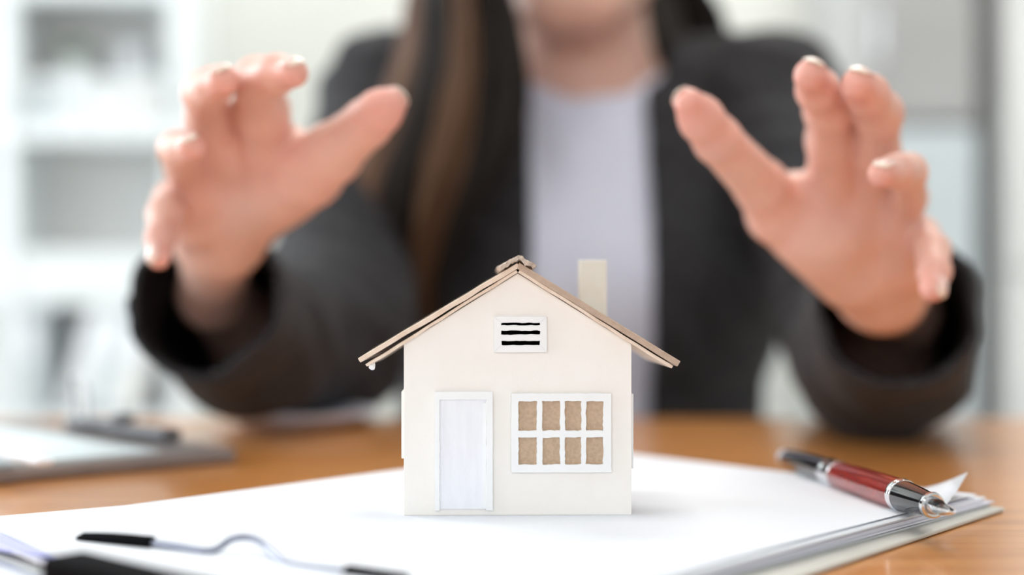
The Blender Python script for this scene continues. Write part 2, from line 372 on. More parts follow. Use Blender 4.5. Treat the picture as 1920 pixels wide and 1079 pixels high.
# dark bag hanging on the wall between the cabinets
zb = px_z(158, 2.9); xb = px_x(1868, 2.9)
e = empty('hanging_bag', (xb, 2.98, zb), 'dark grey bag hanging on the wall between the two cabinets', 'bag')
e2 = bmesh.new(); add_box(e2, (xb, 2.98, zb+.075), (.075, .07, .15)); into(e, bmobj('bag_body', e2, M['darkgrey'], bevel=.015, seg=3))
into(e, tube('strap', catmull([(xb-.02, 2.98, zb+.148), (xb-.012, 2.99, zb+.22), (xb, 3.0, zb+.25), (xb+.012, 2.99, zb+.22), (xb+.02, 2.98, zb+.148)]), .004, M['darkgrey'], n=8), tube('wall_hook', [(xb, 3.1, zb+.26), (xb, 3.0, zb+.246), (xb, 2.985, zb+.262)], .004, M['alu'], n=8))
# ---------------------------------------------------------------- desk
DY1 = .842
e = empty('desk', (0, .2, 0), 'glossy orange-brown wooden desk under the paper house', 'desk')
into(e, box2('desktop', (-.95, -.35, TZ-.03), (.95, DY1, TZ), M['wood'], bevel=.004, seg=3))
for sx in (-1, 1):
    for y in (-.29, DY1-.08): into(e, box2('leg', (sx*.88-.03, y-.03, 0), (sx*.88+.03, y+.03, TZ-.03), M['wood'], bevel=.003))
into(e, box2('apron', (-.85, DY1-.07, TZ-.09), (.85, DY1-.05, TZ-.03), M['wood']))

# ---------------------------------------------------------------- stacked papers on a clipboard
HP = TZ+.0056                  # top of the stack
def quad_sheet(name, pts, z0, th, m, label=None, cat='paper', group=None, nu=1, curl=None):
    c = sum((Vector(p[:2]) for p in pts), Vector((0, 0)))/4
    bm = bmesh.new(); add_prism(bm, pts, z0, z0+th)
    o = bmobj(name, bm, m)
    if label: tag(o, label, cat, group)
    return o
uS = Vector((math.cos(math.radians(-49)), math.sin(math.radians(-49)))); uL = Vector((math.cos(math.radians(-131)), math.sin(math.radians(-131))))
def xy(v): return Vector((v.x, v.y))
BRp = xy(on_plane(1185, 855, HP)); LBp = xy(on_plane(750, 885, HP)); FRp = xy(on_plane(1690, 968, HP)); LFp = xy(on_plane(0, 1001, HP)); uF = (xy(on_plane(105, 1048, HP))-LFp).normalized()
def isect(p, u, q, v):
    d = u.x*(-v.y)+v.x*u.y; r = q-p
    a = (r.x*(-v.y)+v.x*r.y)/d; return p+u*a
BK = isect(BRp, uS, LBp, uL)                    # back corner, hidden by the house
RT = isect(BRp, uS, FRp, uL)
LF = isect(LFp, uF, LBp, uL)
FR = isect(LFp, uF, FRp, uL)
print('sheet dims', (BK-RT).length, (BK-LF).length, RT, LF)
bR = xy(on_plane(1884, 961, TZ)); 
# clipboard board
boff = (bR - RT)
brd = [isect(bR, uL, BRp+uS*0.0, uS)]
b_rt = bR; b_fr = isect(LFp-uL*-.004, uS, bR, Vector((math.cos(math.radians(-128.5)), math.sin(math.radians(-128.5)))))
b_bk = BK+uS*.012-uL*.002; b_lf = LF+uL*.006+uS*.010
cb = empty('clipboard', (b_lf.x, b_lf.y, TZ), 'grey clipboard with black wire clip under the fanned white papers', 'clipboard')
bm = bmesh.new(); add_prism(bm, [b_bk, b_rt, b_fr, b_lf], TZ+.0002, TZ+.0016)
into(cb, bmobj('board', bm, M['board'], bevel=.0005))
zc_ = TZ+.0016
n = 7
for i in range(n):
    t = i/n; f = 1-t
    th = .00053
    ang = random.uniform(-.008, .008)
    off = (bR-uS*.004-RT)*f*.86 + uL*(.004*math.sin(i*2.3)) + uS*random.uniform(-.0015, .0015)
    pts = [BK+uS*.008*f, RT+off, FR+off*.8, LF+uL*.001*i+uS*.004]
    m = ['paper3', 'paper', 'paper2', 'paper', 'paper2', 'paper', 'paper2'][i]
    quad_sheet('paper_sheet', [isect(pts[0], uL, pts[0], uS) if False else pts[0], pts[1], pts[2], pts[3]], zc_, th*.95, M[m], 'lowest sheet of the fanned stack, lying right on the clipboard board' if i == 0 else 'uppermost of the fanned sheets, just under the curling page' if i == n-1 else 'white sheet fanned out in the middle of the stack beneath the pen, edge showing', 'paper', None if i in (0, n-1) else 'fanned sheets under the top page')
    zc_ += th
# second sheet: its right corner curls up behind the pen
def curled_sheet():
    nu, nv = 30, 26; bm = bmesh.new(); z0 = zc_+.0001
    cu = xy(on_plane(1832, 936, HP)); fr2 = FR+uS*.004; bk2 = BK-uL*.001
    g = []
    for i in range(nu+1):
        row = []
        for j in range(nv+1):
            a = bk2.lerp(cu, i/nu); b2 = LF.lerp(fr2, i/nu); p = a.lerp(b2, j/nv)
            dcorner = (p-cu).length; lift = max(0, .028-dcorner)/.028
            z = z0+.0088*lift**1.5
            row.append(bm.verts.new((p.x-.003*lift, p.y, z)))
        g.append(row)
    for i in range(nu):
        for j in range(nv): bm.faces.new((g[i][j], g[i+1][j], g[i+1][j+1], g[i][j+1]))
    o = bmobj('paper_sheet', bm, M['paper'], smooth=True)
    s = o.modifiers.new('thick', 'SOLIDIFY'); s.thickness = .00018; s.offset = 1
    tag(o, 'white sheet whose right corner curls up behind the red pen', 'paper')
curled_sheet()
# sheet turned slightly to the left, showing at the far left
uQ = xy(on_plane(0, 970, HP))-xy(on_plane(370, 937, HP)); uQ.normalize()
K0 = xy(on_plane(372, 937, HP))
Lq = K0+uQ*.135; perp = Vector((-uQ.y, uQ.x))*-1
perp = uS
quad_sheet('paper_sheet', [K0-uQ*.05+perp*.004, xy(on_plane(300, 1000, HP)), xy(on_plane(100, 1040, HP)), xy(on_plane(-10, 996, HP)), xy(on_plane(-90, 988, HP)), xy(on_plane(-90, 978, HP))], zc_+.0004, .0003, M['paper'], 'white sheet turned a little to the left, reaching the frame edge', 'paper')
top = quad_sheet('paper_sheet', [BK, RT, FR, LF], zc_+.0008, .0002, M['paper'], 'large blank top sheet the paper house stands on', 'paper')
HP = zc_+.0010
# faint printed line on the top sheet near the left back edge
for a, b_ in (((322, 950.5), (352, 948)), ((300, 953), (318, 951.5))):
    p = on_plane(*a, HP); q = on_plane(*b_, HP); d = (q-p).normalized(); nrm = Vector((-d.y, d.x, 0))*.0004
    o = mesh('printed_line', [p+Vector((0, 0, 5e-5)), q+Vector((0, 0, 5e-5)), q+nrm+Vector((0, 0, 5e-5)), p+nrm+Vector((0, 0, 5e-5))], [(0, 1, 2, 3)], M['paper3'], top)
# lilac page hanging at the left front edge
pA = on_plane(-60, 985, HP+.0003); 
o = mesh('paper_sheet', [on_plane(-80, 990, HP+.0006), on_plane(2, 1001, HP+.0006), on_plane(112, 1046, HP+.0006), on_plane(102, 1054, TZ+.0030), on_plane(-60, 1024, TZ+.0030)], [(0, 1, 2, 3, 4)], M['lilac'])
s = o.modifiers.new('thick', 'SOLIDIFY'); s.thickness = .0002
tag(o, 'lilac tinted sheet slanting down at the lower left corner beside the black clip', 'paper')
o = mesh('paper_sheet', [on_plane(-90, 1022, TZ+.0004), on_plane(105, 1058, TZ+.0004), on_plane(150, 1110, TZ+.0004), on_plane(-90, 1066, TZ+.0004)], [(0, 1, 2, 3)], M['paper'])
s = o.modifiers.new('thick', 'SOLIDIFY'); s.thickness = .0003; s.offset = 1
tag(o, 'white strip of paper on the desk at the lower left corner', 'paper')

# wire clip in the foreground, belongs to the clipboard
def seg_bar(name, a, b_, wdt, ht, m, bv=.0006):
    d = (b_-a); L = d.length; R = Matrix.Translation((a+b_)/2) @ Vector(d).to_track_quat('X', 'Z').to_matrix().to_4x4()
    return box(name, (0, 0, 0), (L, wdt, ht), m, M=R, bevel=bv, seg=3)
ba = on_plane(116, 1068, HP+.0032); bb = on_plane(700, 1206, HP+.0032)
clip = seg_bar('clip_bar', ba, bb, .012, .0080, M['rubber'], .002); into(cb, clip)
wp = [(283, 1019, .4465), (335, 1026, .441), (388, 1034, .435), (412, 1026, .437), (432, 1013, .439), (455, 1008, .439), (480, 1012, .437), (502, 1028, .432), (530, 1053, .421), (562, 1062, .415), (640, 1071, .406), (700, 1079, .400), (760, 1088, .394)]
wire = tube('clip_wire', catmull([P(*p) for p in wp], 5), .00105, M['wirem'], n=10, smooth=True)
cap1 = tube('rubber_cap', catmull([P(150, 1014, .461), P(158, 1012, .460), P(215, 1013, .4535), P(276, 1018, .447), P(286, 1019, .446)], 4), [.0006]+[.0014]*3+[.0019]*10+[.0018]*2+[.0012], M['rubber'], n=14, smooth=True)
cap2 = tube('rubber_cap', [P(648, 1074, .405), P(652, 1074, .4045), P(760, 1090, .393), P(765, 1091, .392)], [.0012, .002, .002, .0012], M['rubber'], n=14, smooth=True)
into(cb, wire, cap1, cap2)

# ---------------------------------------------------------------- fountain pen
z_ax = HP+.0047
pn = Vector((.1236, .410, z_ax)); pf = Vector((.1052, .553, z_ax-.0016))
dirp = (pf-pn).normalized(); Mp = Matrix.Translation(pn) @ dirp.to_track_quat('Z', 'Y').to_matrix().to_4x4()
pe = empty('fountain_pen', (pn.x, pn.y, HP), 'red and black fountain pen with chrome rings lying on the right edge of the papers', 'pen')
mm = .001
def pp(nm, prof, m): q = lathe(nm, [(a*mm, r*mm) for a, r in prof], Mp, M[m], n=40, smooth=True); into(pe, q); s = q.modifiers.new('e', 'EDGE_SPLIT'); s.split_angle = .7; return q
pp('grip_section', [(7, 3.0), (7.2, 3.4), (8, 3.5), (16, 4.15), (24, 4.7), (26.5, 4.78), (26.5, 4)], 'black')
pp('grip_ring', [(4.5, 2.2), (4.4, 3.2), (4.8, 3.75), (5.8, 3.9), (6.8, 3.8), (7.2, 3.4), (7.2, 2.5)], 'chrome')
pp('centre_ring', [(26.3, 4.3), (26.3, 4.9), (26.9, 5.12), (27.6, 4.95), (27.9, 5.05), (28.9, 5.22), (29.6, 5.0), (29.6, 4.2)], 'chrome')
pp('barrel', [(29.4, 4.2), (29.4, 4.9), (45, 5.0), (60, 4.95), (75, 4.7), (82, 4.55), (82, 4)], 'red')
pp('cap_band', [(81.8, 4), (81.8, 4.7), (82.8, 4.95), (84, 4.7), (85, 4.6), (86, 4.7), (91, 4.75), (92, 4.95), (93, 4.7), (93, 3.5)], 'chrome')
pp('rear_barrel', [(92.8, 3.5), (92.8, 4.7), (105, 4.6), (122, 4.3), (137, 3.7), (139, 3.2), (139, 1)], 'black')
pp('end_finial', [(138.6, 1), (138.8, 2.9), (140, 3.2), (142, 3.2), (144, 2.6), (145.2, 1.5), (145.6, .1)], 'chrome2')
# nib and feed
pp('nib_collar', [(1.5, 1), (1.5, 2.3), (4.6, 2.7), (4.6, 1.5)], 'black')
bm = bmesh.new(); rings = []
for t, wv, hv in ((4.5, 2.6, 2.4), (0, 2.7, 2.2), (-4, 2.2, 1.6), (-6.5, 1.6, 1.2), (-8.5, .5, .4)):
    rings.append([bm.verts.new(Mp @ Vector((wv*mm*math.sin(a)*1.0, -hv*mm*math.cos(a), t*mm))) for a in np.linspace(-1.9, 1.9, 13)])
for a, b_ in zip(rings[:-1], rings[1:]):
    for k in range(12): bm.faces.new((a[k], a[k+1], b_[k+1], b_[k]))
nib = bmobj('nib', bm, M['chrome'], smooth=True); s = nib.modifiers.new('t', 'SOLIDIFY'); s.thickness = .0004; into(pe, nib)
pp('ink_feed', [(-6, .3), (-4, .9), (0, 1.3), (4, 1.5), (4.4, .5)], 'black')

# ---------------------------------------------------------------- left clipboard with clip, papers, white pencil
c_nr = xy(on_plane(446, 868, TZ)); c_nl = xy(on_plane(-40, 914, TZ)); dn = (c_nl-c_nr).normalized(); df = Vector((dn.y, -dn.x)); 
if df.y < 0: df = -df
q4 = [c_nr, c_nr+df*.205, c_nr+df*.205+dn*.29, c_nr+dn*.29]
cb2 = empty('clipboard', (c_nr.x, c_nr.y, TZ), 'taupe grey clipboard at the left edge behind the papers, holding pale sheets', 'clipboard')
bm = bmesh.new(); add_prism(bm, q4, TZ+.0002, TZ+.0060); into(cb2, bmobj('board', bm, M['board2'], bevel=.002, seg=3))
quad_sheet('paper_sheet', [c_nr+dn*.035+df*.006, c_nr+dn*.035+df*.198, c_nr+dn*.28+df*.198, c_nr+dn*.28+df*.006], TZ+.0061, .0012, M['palepaper'], 'pale sheets held on the taupe clipboard at the left', 'paper')
v3 = lambda v, z: Vector((v.x, v.y, z))
cl = seg_bar('clip_bar', v3(c_nr+dn*.014+df*.030, TZ+.0105), v3(c_nr+dn*.014+df*.125, TZ+.0095), .010, .006, M['darkgrey'], .002); into(cb2, cl)
lp = [c_nr+dn*.02+df*.098, c_nr+dn*.022+df*.100, c_nr+dn*.022+df*.108, c_nr+dn*.02+df*.110]
loop = tube('clip_wire', catmull([v3(lp[0], TZ+.010), v3(lp[0], TZ+.028), v3(lp[1]+df*.003, TZ+.034), v3(lp[2], TZ+.032), v3(lp[3], TZ+.022), v3(lp[3], TZ+.010)], 5), .0009, M['steel'], n=8, smooth=True); into(cb2, loop)
kn = lathe('clip_knob', [(0, .004), (.001, .0055), (.003, .0055), (.004, .003)], Matrix.Translation(v3(c_nr+dn*.014+df*.075, TZ+.0135)), M['darkgrey'], n=20, smooth=True); into(cb2, kn)
# rolled white strip
wa = on_plane(-60, 838, TZ+.011); wb = on_plane(86, 868, TZ+.011)
o = seg_bar('paper_strip', wa, wb, .007, .0026, M['paper'], .0012); tag(o, 'narrow white folded paper strip lying on the sheets of the left clipboard', 'paper')
# white saucer-like note by the elbow
c0 = on_plane(552, 800, TZ); 
prof = [(0.0003, .020), (.0015, .030), (.006, .041), (.0085, .046), (.0092, .0455), (.0070, .040), (.0030, .025), (.0024, .001)]
o = lathe('small_dish', prof, Matrix.Translation((c0.x, c0.y, TZ)), M['paper2'], n=36, smooth=True); tag(o, 'shallow whitish dish on the desk under the photo-left elbow', 'dish')

# ---------------------------------------------------------------- paper model house
HS = .16e-3; HD = F*HS          # metres per pixel at the house front, its distance
hx = lambda px: (px-971)*HS
hz = lambda py: (971-py)*HS
house = empty('model_house', ((971-960)*HS, HD, HP), 'small cream cardboard model house standing on the top sheet', 'model house', None, math.radians(1.2))
def hmesh(nm, v, f, m, parent=house, bevel=0, **k):
    o = mesh(nm, v, f, m, parent, bevel=bevel, **k); return o
def plate(nm, xs, zs, holes, y0, y1, m, parent=house, wob=.00012, sub=.0012, bevel=.00012, seedv=0):
    # rectangular sheet with cut-out holes (ix, iz cells of the coarse grid), slightly hand-cut edges
    def refine(a):
        out = []; cell = []
        for i in range(len(a)-1):
            n_ = max(1, int(round((a[i+1]-a[i])/sub)))
            for k in range(n_): out.append(a[i]+(a[i+1]-a[i])*k/n_); cell.append(i)
        out.append(a[-1]); return out, cell
    X, cx = refine(xs); Z, cz = refine(zs)
    vid = {}; v = []; f = []
    def vert(i, j, s):
        if (i, j, s) not in vid:
            x, z = X[i], Z[j]; edge = i in (0, len(X)-1) or j in (0, len(Z)-1)
            a = wob*(.5 if edge else 1)
            x += a*noise.noise(Vector((x*700+seedv, z*700, 1.3)))*1.6; z += a*noise.noise(Vector((x*700, z*700+seedv, 7.7)))*1.6
            vid[(i, j, s)] = len(v); v.append((x, y0 if s == 0 else y1, z))
        return vid[(i, j, s)]
    solid = lambda i, j: 0 <= i < len(X)-1 and 0 <= j < len(Z)-1 and (cx[i], cz[j]) not in holes
    for i in range(len(X)-1):
        for j in range(len(Z)-1):
            if not solid(i, j): continue
            f.append((vert(i, j, 0), vert(i+1, j, 0), vert(i+1, j+1, 0), vert(i, j+1, 0)))
            f.append((vert(i, j, 1), vert(i, j+1, 1), vert(i+1, j+1, 1), vert(i+1, j, 1)))
            if not solid(i-1, j): f.append((vert(i, j, 0), vert(i, j+1, 0), vert(i, j+1, 1), vert(i, j, 1)))
            if not solid(i+1, j): f.append((vert(i+1, j, 0), vert(i+1, j, 1), vert(i+1, j+1, 1), vert(i+1, j+1, 0)))
            if not solid(i, j-1): f.append((vert(i, j, 0), vert(i, j, 1), vert(i+1, j, 1), vert(i+1, j, 0)))
            if not solid(i, j+1): f.append((vert(i, j+1, 0), vert(i+1, j+1, 0), vert(i+1, j+1, 1), vert(i, j+1, 1)))
    return hmesh(nm, v, f, m, parent, bevel=bevel)
HDEP = .056; W0, W1 = hx(757.5), hx(1184.5); EV = hz(650); PK = hz(517); PX = hx(971)
def gable(nm, y0, y1, hole=None):
    A, B, C, Pk, D = (W0, 0), (W1, 0), (W1, EV), (PX, PK), (W0, EV)
    v = []; f = []
    if hole:
        x0, x1, z0, z1 = hole; q = [(x0, z0), (x1, z0), (x1, z1), (x0, z1)]
        pts = [A, B, C, Pk, D]+q
        F2 = [(0, 1, 6, 5), (1, 2, 7, 6), (2, 3, 7), (3, 8, 7), (3, 4, 8), (4, 0, 5, 8)]
        n_ = len(pts)
        v = [(p[0], y0, p[1]) for p in pts]+[(p[0], y1, p[1]) for p in pts]
        f = [tuple(a) for a in F2]+[tuple(n_+k for k in a[::-1]) for a in F2]
        for ring in ((0, 1, 2, 3, 4), (5, 6, 7, 8)):
            for i in range(len(ring)):
                a, b_ = ring[i], ring[(i+1) % len(ring)]; f.append((a, b_, n_+b_, n_+a))
    else:
        pts = [A, B, C, Pk, D]; v = [(p[0], y0, p[1]) for p in pts]+[(p[0], y1, p[1]) for p in pts]
        f = [(0, 1, 2, 3, 4), (9, 8, 7, 6, 5)]+[(i, (i+1) % 5, 5+(i+1) % 5, 5+i) for i in range(5)]
    return hmesh(nm, v, f, M['card'], bevel=.00018)
gable('front_wall', 0, .0012, (hx(936), hx(1016), hz(656), hz(605)))
gable('back_wall', HDEP-.0012, HDEP)
for x0, x1 in ((W0, W0+.0012), (W1-.0012, W1)):
    box2('side_wall', (x0, .00125, 0), (x1, HDEP-.00125, EV-.0003), M['card'], house)
box2('vent_shade_sheet', (hx(930), .004, hz(662)), (hx(1022), .0046, hz(600)), M['rubber'], house)  # black sheet painting in the shade of the house interior behind the slots
# window: kraft panes behind a white frame
wf = plate('window_frame', [hx(v) for v in (958.5, 972, 1006, 1017, 1049.5, 1059, 1089.5, 1098.5, 1130.5, 1146)], [hz(v) for v in (890, 875, 824.5, 811.5, 756.5, 742)],
      {(1, 1), (3, 1), (5, 1), (7, 1), (1, 3), (3, 3), (5, 3), (7, 3)}, -.0014, -.0002, M['cardw'], wob=.00017, sub=.0009, seedv=3)
for a, b_ in ((972, 1006), (1017, 1049.5), (1059, 1089.5), (1098.5, 1130.5)):
    for c, d in ((875, 824.5), (811.5, 756.5)):
        box2('window_pane', (hx(a-3), -.0003, hz(c+3)), (hx(b_+3), -.00005, hz(d-3)), M['kraft'], wf)
# door
df_ = plate('door_frame', [hx(v) for v in (815.5, 824.5, 911.5, 924)], [hz(v) for v in (961, 753.5, 738.5)], {(1, 0)}, -.0015, -.0001, M['cardw'], wob=.00016, seedv=9)
box2('door', (hx(824), -.0006, hz(958.5)), (hx(912), -.0001, hz(753)), M['cardd'], house)
box2('door_edge_strip', (hx(905), -.00085, hz(957.5)), (hx(911.5), -.0006, hz(760)), M['cardw'], house)
# vent
vf = plate('vent_frame', [hx(v) for v in (926, 940, 1012, 1025)], [hz(v) for v in (665, 651.5, 643.5, 632, 624.5, 614.5, 609.8, 598)], {(1, 1), (1, 3), (1, 5)}, -.0013, -.0001, M['cardw'], wob=.00014, sub=.0009, seedv=21)
for (xa, za), (xb_, zb_) in (((927, 599), (939.5, 609)), ((1024, 599), (1012.5, 609)), ((927, 664), (939.5, 652)), ((1024, 664), (1012.5, 652))):
    p = Vector((hx(xa), -.00132, hz(za))); q = Vector((hx(xb_), -.00132, hz(zb_))); nn = (q-p).normalized(); nn = Vector((-nn.z, 0, nn.x))*.00005
    mesh('mitre_joint', [p-nn, q-nn, q+nn, p+nn], [(0, 1, 2, 3)], M['paper3'], vf)
# side windows: only their frame edge shows
for sx, xo, z0, z1 in ((-1, W0, 866, 740), (1, W1, 886, 745)):
    box2('side_window_frame', (min(xo, xo+sx*.0009), .003, hz(z0)), (max(xo, xo+sx*.0009), .030, hz(z1)), M['cardw'] if sx > 0 else M['card'], house, bevel=.0001)
# roof: each slope is a thin cream liner under a thicker kraft board
def slope(sx, xe, ze, xr, zr, y0, y1, t0, t1, nm, m, parent=house, wob=0):
    # underside line from ridge (xr,zr) to eave (xe,ze); layer spans offsets t0..t1 above it
    d = Vector((xe-xr, ze-zr)).normalized(); nrm = Vector((-d.y, d.x)); 
    if nrm.y < 0: nrm = -nrm
    n_ = 26; v = []; f = []
    for i in range(n_+1):
        t = i/n_; p = Vector((xr, zr)).lerp(Vector((xe, ze)), t)
        for j, y in enumerate((y0, y1)):
            wv = wob*noise.noise(Vector((t*9, y*300, t0*3000)))
            a = p+nrm*(t0+wv); b_ = p+nrm*(t1+wv*.6)
            v += [(a.x, y, a.y), (b_.x, y, b_.y)]
    for i in range(n_):
        o_ = i*4; q = o_+4
        f += [(o_, q, q+2, o_+2), (o_+1, o_+3, q+3, q+1), (o_, o_+1, q+1, q), (o_+2, q+2, q+3, o_+3)]
    f += [(0, 2, 3, 1), (n_*4, n_*4+1, n_*4+3, n_*4+2)]
    return hmesh(nm, v, f, m, parent, bevel=.0002)
zr = PK+.0002
for sx, xe, ze in ((-1, hx(690), hz(693)), (1, hx(1258), hz(696))):
    if sx < 0:
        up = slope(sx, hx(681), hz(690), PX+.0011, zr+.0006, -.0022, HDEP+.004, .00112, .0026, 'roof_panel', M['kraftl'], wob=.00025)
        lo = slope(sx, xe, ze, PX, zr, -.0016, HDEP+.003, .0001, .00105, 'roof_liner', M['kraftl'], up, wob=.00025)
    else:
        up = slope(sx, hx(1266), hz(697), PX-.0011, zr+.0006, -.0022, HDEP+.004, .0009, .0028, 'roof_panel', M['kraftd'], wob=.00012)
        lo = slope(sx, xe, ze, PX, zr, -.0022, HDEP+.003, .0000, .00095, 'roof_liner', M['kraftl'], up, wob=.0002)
# ridge strip, torn and crumpled
bm = bmesh.new(); cols = []
xsr = np.linspace(hx(938), hx(999), 22); ys = np.linspace(-.0034, HDEP+.003, 26)
for j, y in enumerate(ys):
    row = []
    for i, x in enumerate(xsr):
        z = zr+.0030-abs(x-PX)*.54 + .0006
        z += .0009*noise.noise(Vector((x*900, y*420, 3)))+.0004*noise.noise(Vector((x*2200, y*900, 5)))
        xx = x+.0004*noise.noise(Vector((y*500, i, 2))); yy = y-.0006*noise.noise(Vector((x*1400, 1, 8))) if j == 0 else y
        row.append(bm.verts.new((xx, yy, z)))
    cols.append(row)
for a, b_ in zip(cols[:-1], cols[1:]):
    for k in range(21): bm.faces.new((a[k], a[k+1], b_[k+1], b_[k]))
rg = bmobj('ridge_cap', bm, M['ridge'], house); s = rg.modifiers.new('t', 'SOLIDIFY'); s.thickness = .0012; s.offset = 1
# glue blob under the left eave
bm = bmesh.new(); bmesh.ops.create_icosphere(bm, subdivisions=2, radius=.0011)
for v in bm.verts: v.co *= 1+.5*noise.noise(v.co*1500); v.co += Vector((hx(699), -.0002, hz(691)))
bmobj('glue_blob', bm, M['cardw'], house, smooth=True)
# chimney
chd = .046
s2 = (HD+chd)/HD*HS
cx0 = (1087-960)*s2-house.location.x; cx1 = (1138-960)*s2-house.location.x
cx0 += chd*math.sin(math.radians(1.2)); cx1 += chd*math.sin(math.radians(1.2))
ztop = (CZ+(HY-488)*s2)-HP
box2('chimney', (cx0, chd, .045), (cx1, chd+.007, ztop), M['chim'], house, bevel=.0003)

# ---------------------------------------------------------------- the person
person = empty('person', (.05, 1.06, 0), 'woman in charcoal blazer and white top holding both curled hands up above the model house', 'person')
SK = np.array([.80, .51, .42]); SKP = np.array([.82, .40, .335]); SKD = np.array([.66, .34, .22])
def hand(J, palm, fk=.0035, pk=.010, h=.0013, depth=1.12, dref=.68):
    def pt(q): return P(q[0], q[1], dref+(q[2]-dref)*depth), q[3]*q[2]/3200
    fing = {k: [pt(q) for q in v] for k, v in J.items()}
    pal = [(pt(a), pt(b_)) for a, b_ in palm]
    allp = [p for v in fing.values() for p, r in v]+[p for a in pal for p, r in a]
    lo = [min(p[i] for p in allp)-.028 for i in range(3)]; hi = [max(p[i] for p in allp)+.028 for i in range(3)]
    def fn(X):
        d = None
        for (a, ra), (b_, rb) in pal:
            q = rc(X, a, b_, ra, rb); d = q if d is None else smin(d, q, pk)
        fd = []
        for k, v in fing.items():
            f_ = None
            for (a, ra), (b_, rb) in zip(v[:-1], v[1:]):
                mid = (a+b_)/2; rm = (ra+rb)/2*(1.0 if k == 'thumb' else .965)
                q = np.minimum(rc(X, a, mid, ra, rm), rc(X, mid, b_, rm, rb)); f_ = q if f_ is None else smin(f_, q, fk)
            fd.append(f_)
        u = fd[0]
        out = smin(d, fd[0], .007)
        for f_ in fd[1:]: out = smin(out, smin(d, f_, .005), .0012)
        return out
    V, Q = nets(fn, lo, hi, h)
    # smooth once
    # tint: pinker towards finger tips and joints
    C = np.tile(SK, (len(V), 1))
    for k, v in fing.items():
        for i, (p, r) in enumerate(v):
            wgt = {len(v)-1: .95, len(v)-2: .55}.get(i, .25)
            dd = np.linalg.norm(V-np.array(p), axis=1)
            a = np.clip(1-(dd-r*.8)/(r*1.3), 0, 1)*wgt; C = C*(1-a[:, None])+SKP*a[:, None]
    return V, Q, C, fing, pal
hands = []
# photo-right hand: palm to the camera, fingers curling forward
JR = {
 'thumb': [(1455, 400, .700, 52), (1428, 350, .685, 49), (1345, 262, .655, 43), (1314, 222, .645, 40), (1292, 194, .638, 29)],
 'index': [(1562, 330, .692, 50), (1558, 262, .672, 45), (1552, 205, .648, 43), (1533, 168, .630, 38), (1519, 142, .617, 31)],
 'middle': [(1640, 350, .698, 46), (1645, 285, .672, 41), (1648, 213, .645, 43), (1628, 178, .622, 37), (1608, 158, .610, 31)],
 'ring': [(1686, 430, .705, 42), (1706, 370, .680, 31), (1702, 323, .645, 34), (1680, 321, .620, 31), (1654, 326, .605, 27)],
 'pinky': [(1690, 500, .720, 46), (1728, 440, .695, 31), (1748, 470, .672, 32), (1752, 508, .655, 29), (1749, 542, .646, 25)],
}
PR = [((1650, 538, .742, 58), (1575, 345, .700, 50)), ((1650, 538, .742, 58), (1638, 370, .702, 50)), ((1655, 538, .742, 58), (1680, 430, .708, 46)), ((1665, 550, .742, 58), (1692, 495, .718, 52)),
      ((1630, 535, .735, 60), (1460, 400, .702, 54)), ((1560, 440, .705, 60), (1485, 372, .700, 42)), ((1600, 510, .722, 62), (1520, 440, .705, 52)),
      ((1655, 550, .745, 60), (1695, 588, .83, 58)), ((1695, 588, .83, 58), (1660, 650, .90, 85)), ((1660, 650, .90, 85), (1640, 640, .98, 105))]
# photo-left hand
JL = {
 'thumb': [(570, 330, .700, 60), (622, 288, .688, 56), (688, 232, .664, 44), (712, 210, .655, 40), (731, 196, .650, 32)],
 'index': [(500, 265, .700, 54), (490, 205, .682, 51), (483, 152, .655, 44), (520, 139, .634, 35), (551, 137, .622, 28)],
 'middle': [(415, 290, .708, 50), (394, 225, .692, 46), (383, 175, .662, 39), (402, 160, .640, 34), (420, 150, .626, 29)],
 'ring': [(370, 360, .715, 44), (345, 312, .698, 36), (332, 281, .668, 34), (346, 277, .648, 30), (361, 276, .634, 26)],
 'pinky': [(365, 420, .728, 46), (327, 378, .712, 38), (312, 403, .692, 35), (301, 447, .676, 27), (298, 484, .666, 22)],
}
PL = [((425, 430, .755, 62), (505, 275, .706, 52)), ((420, 430, .755, 62), (425, 290, .712, 50)), ((410, 440, .755, 62), (375, 360, .720, 48)), ((400, 450, .755, 58), (368, 415, .733, 48)),
      ((440, 420, .75, 60), (585, 325, .704, 58)), ((505, 340, .72, 60), (560, 300, .704, 42)), ((470, 370, .73, 60), (520, 350, .715, 55)),
      ((405, 455, .76, 66), (402, 552, .83, 60)), ((402, 552, .83, 60), (475, 628, .92, 85)), ((475, 628, .92, 85), (595, 635, .99, 110))]
VV = []; QQ = []; CC = []; base = 0
for J, Pm in ((JR, PR), (JL, PL)):
    V, Q, C, fing, pal = hand(J, Pm); hands.append(fing)
    # forearm darker-warm towards the sleeve: real skin is less pink there
    VV.append(V); QQ.append(Q+base); CC.append(C); base += len(V)
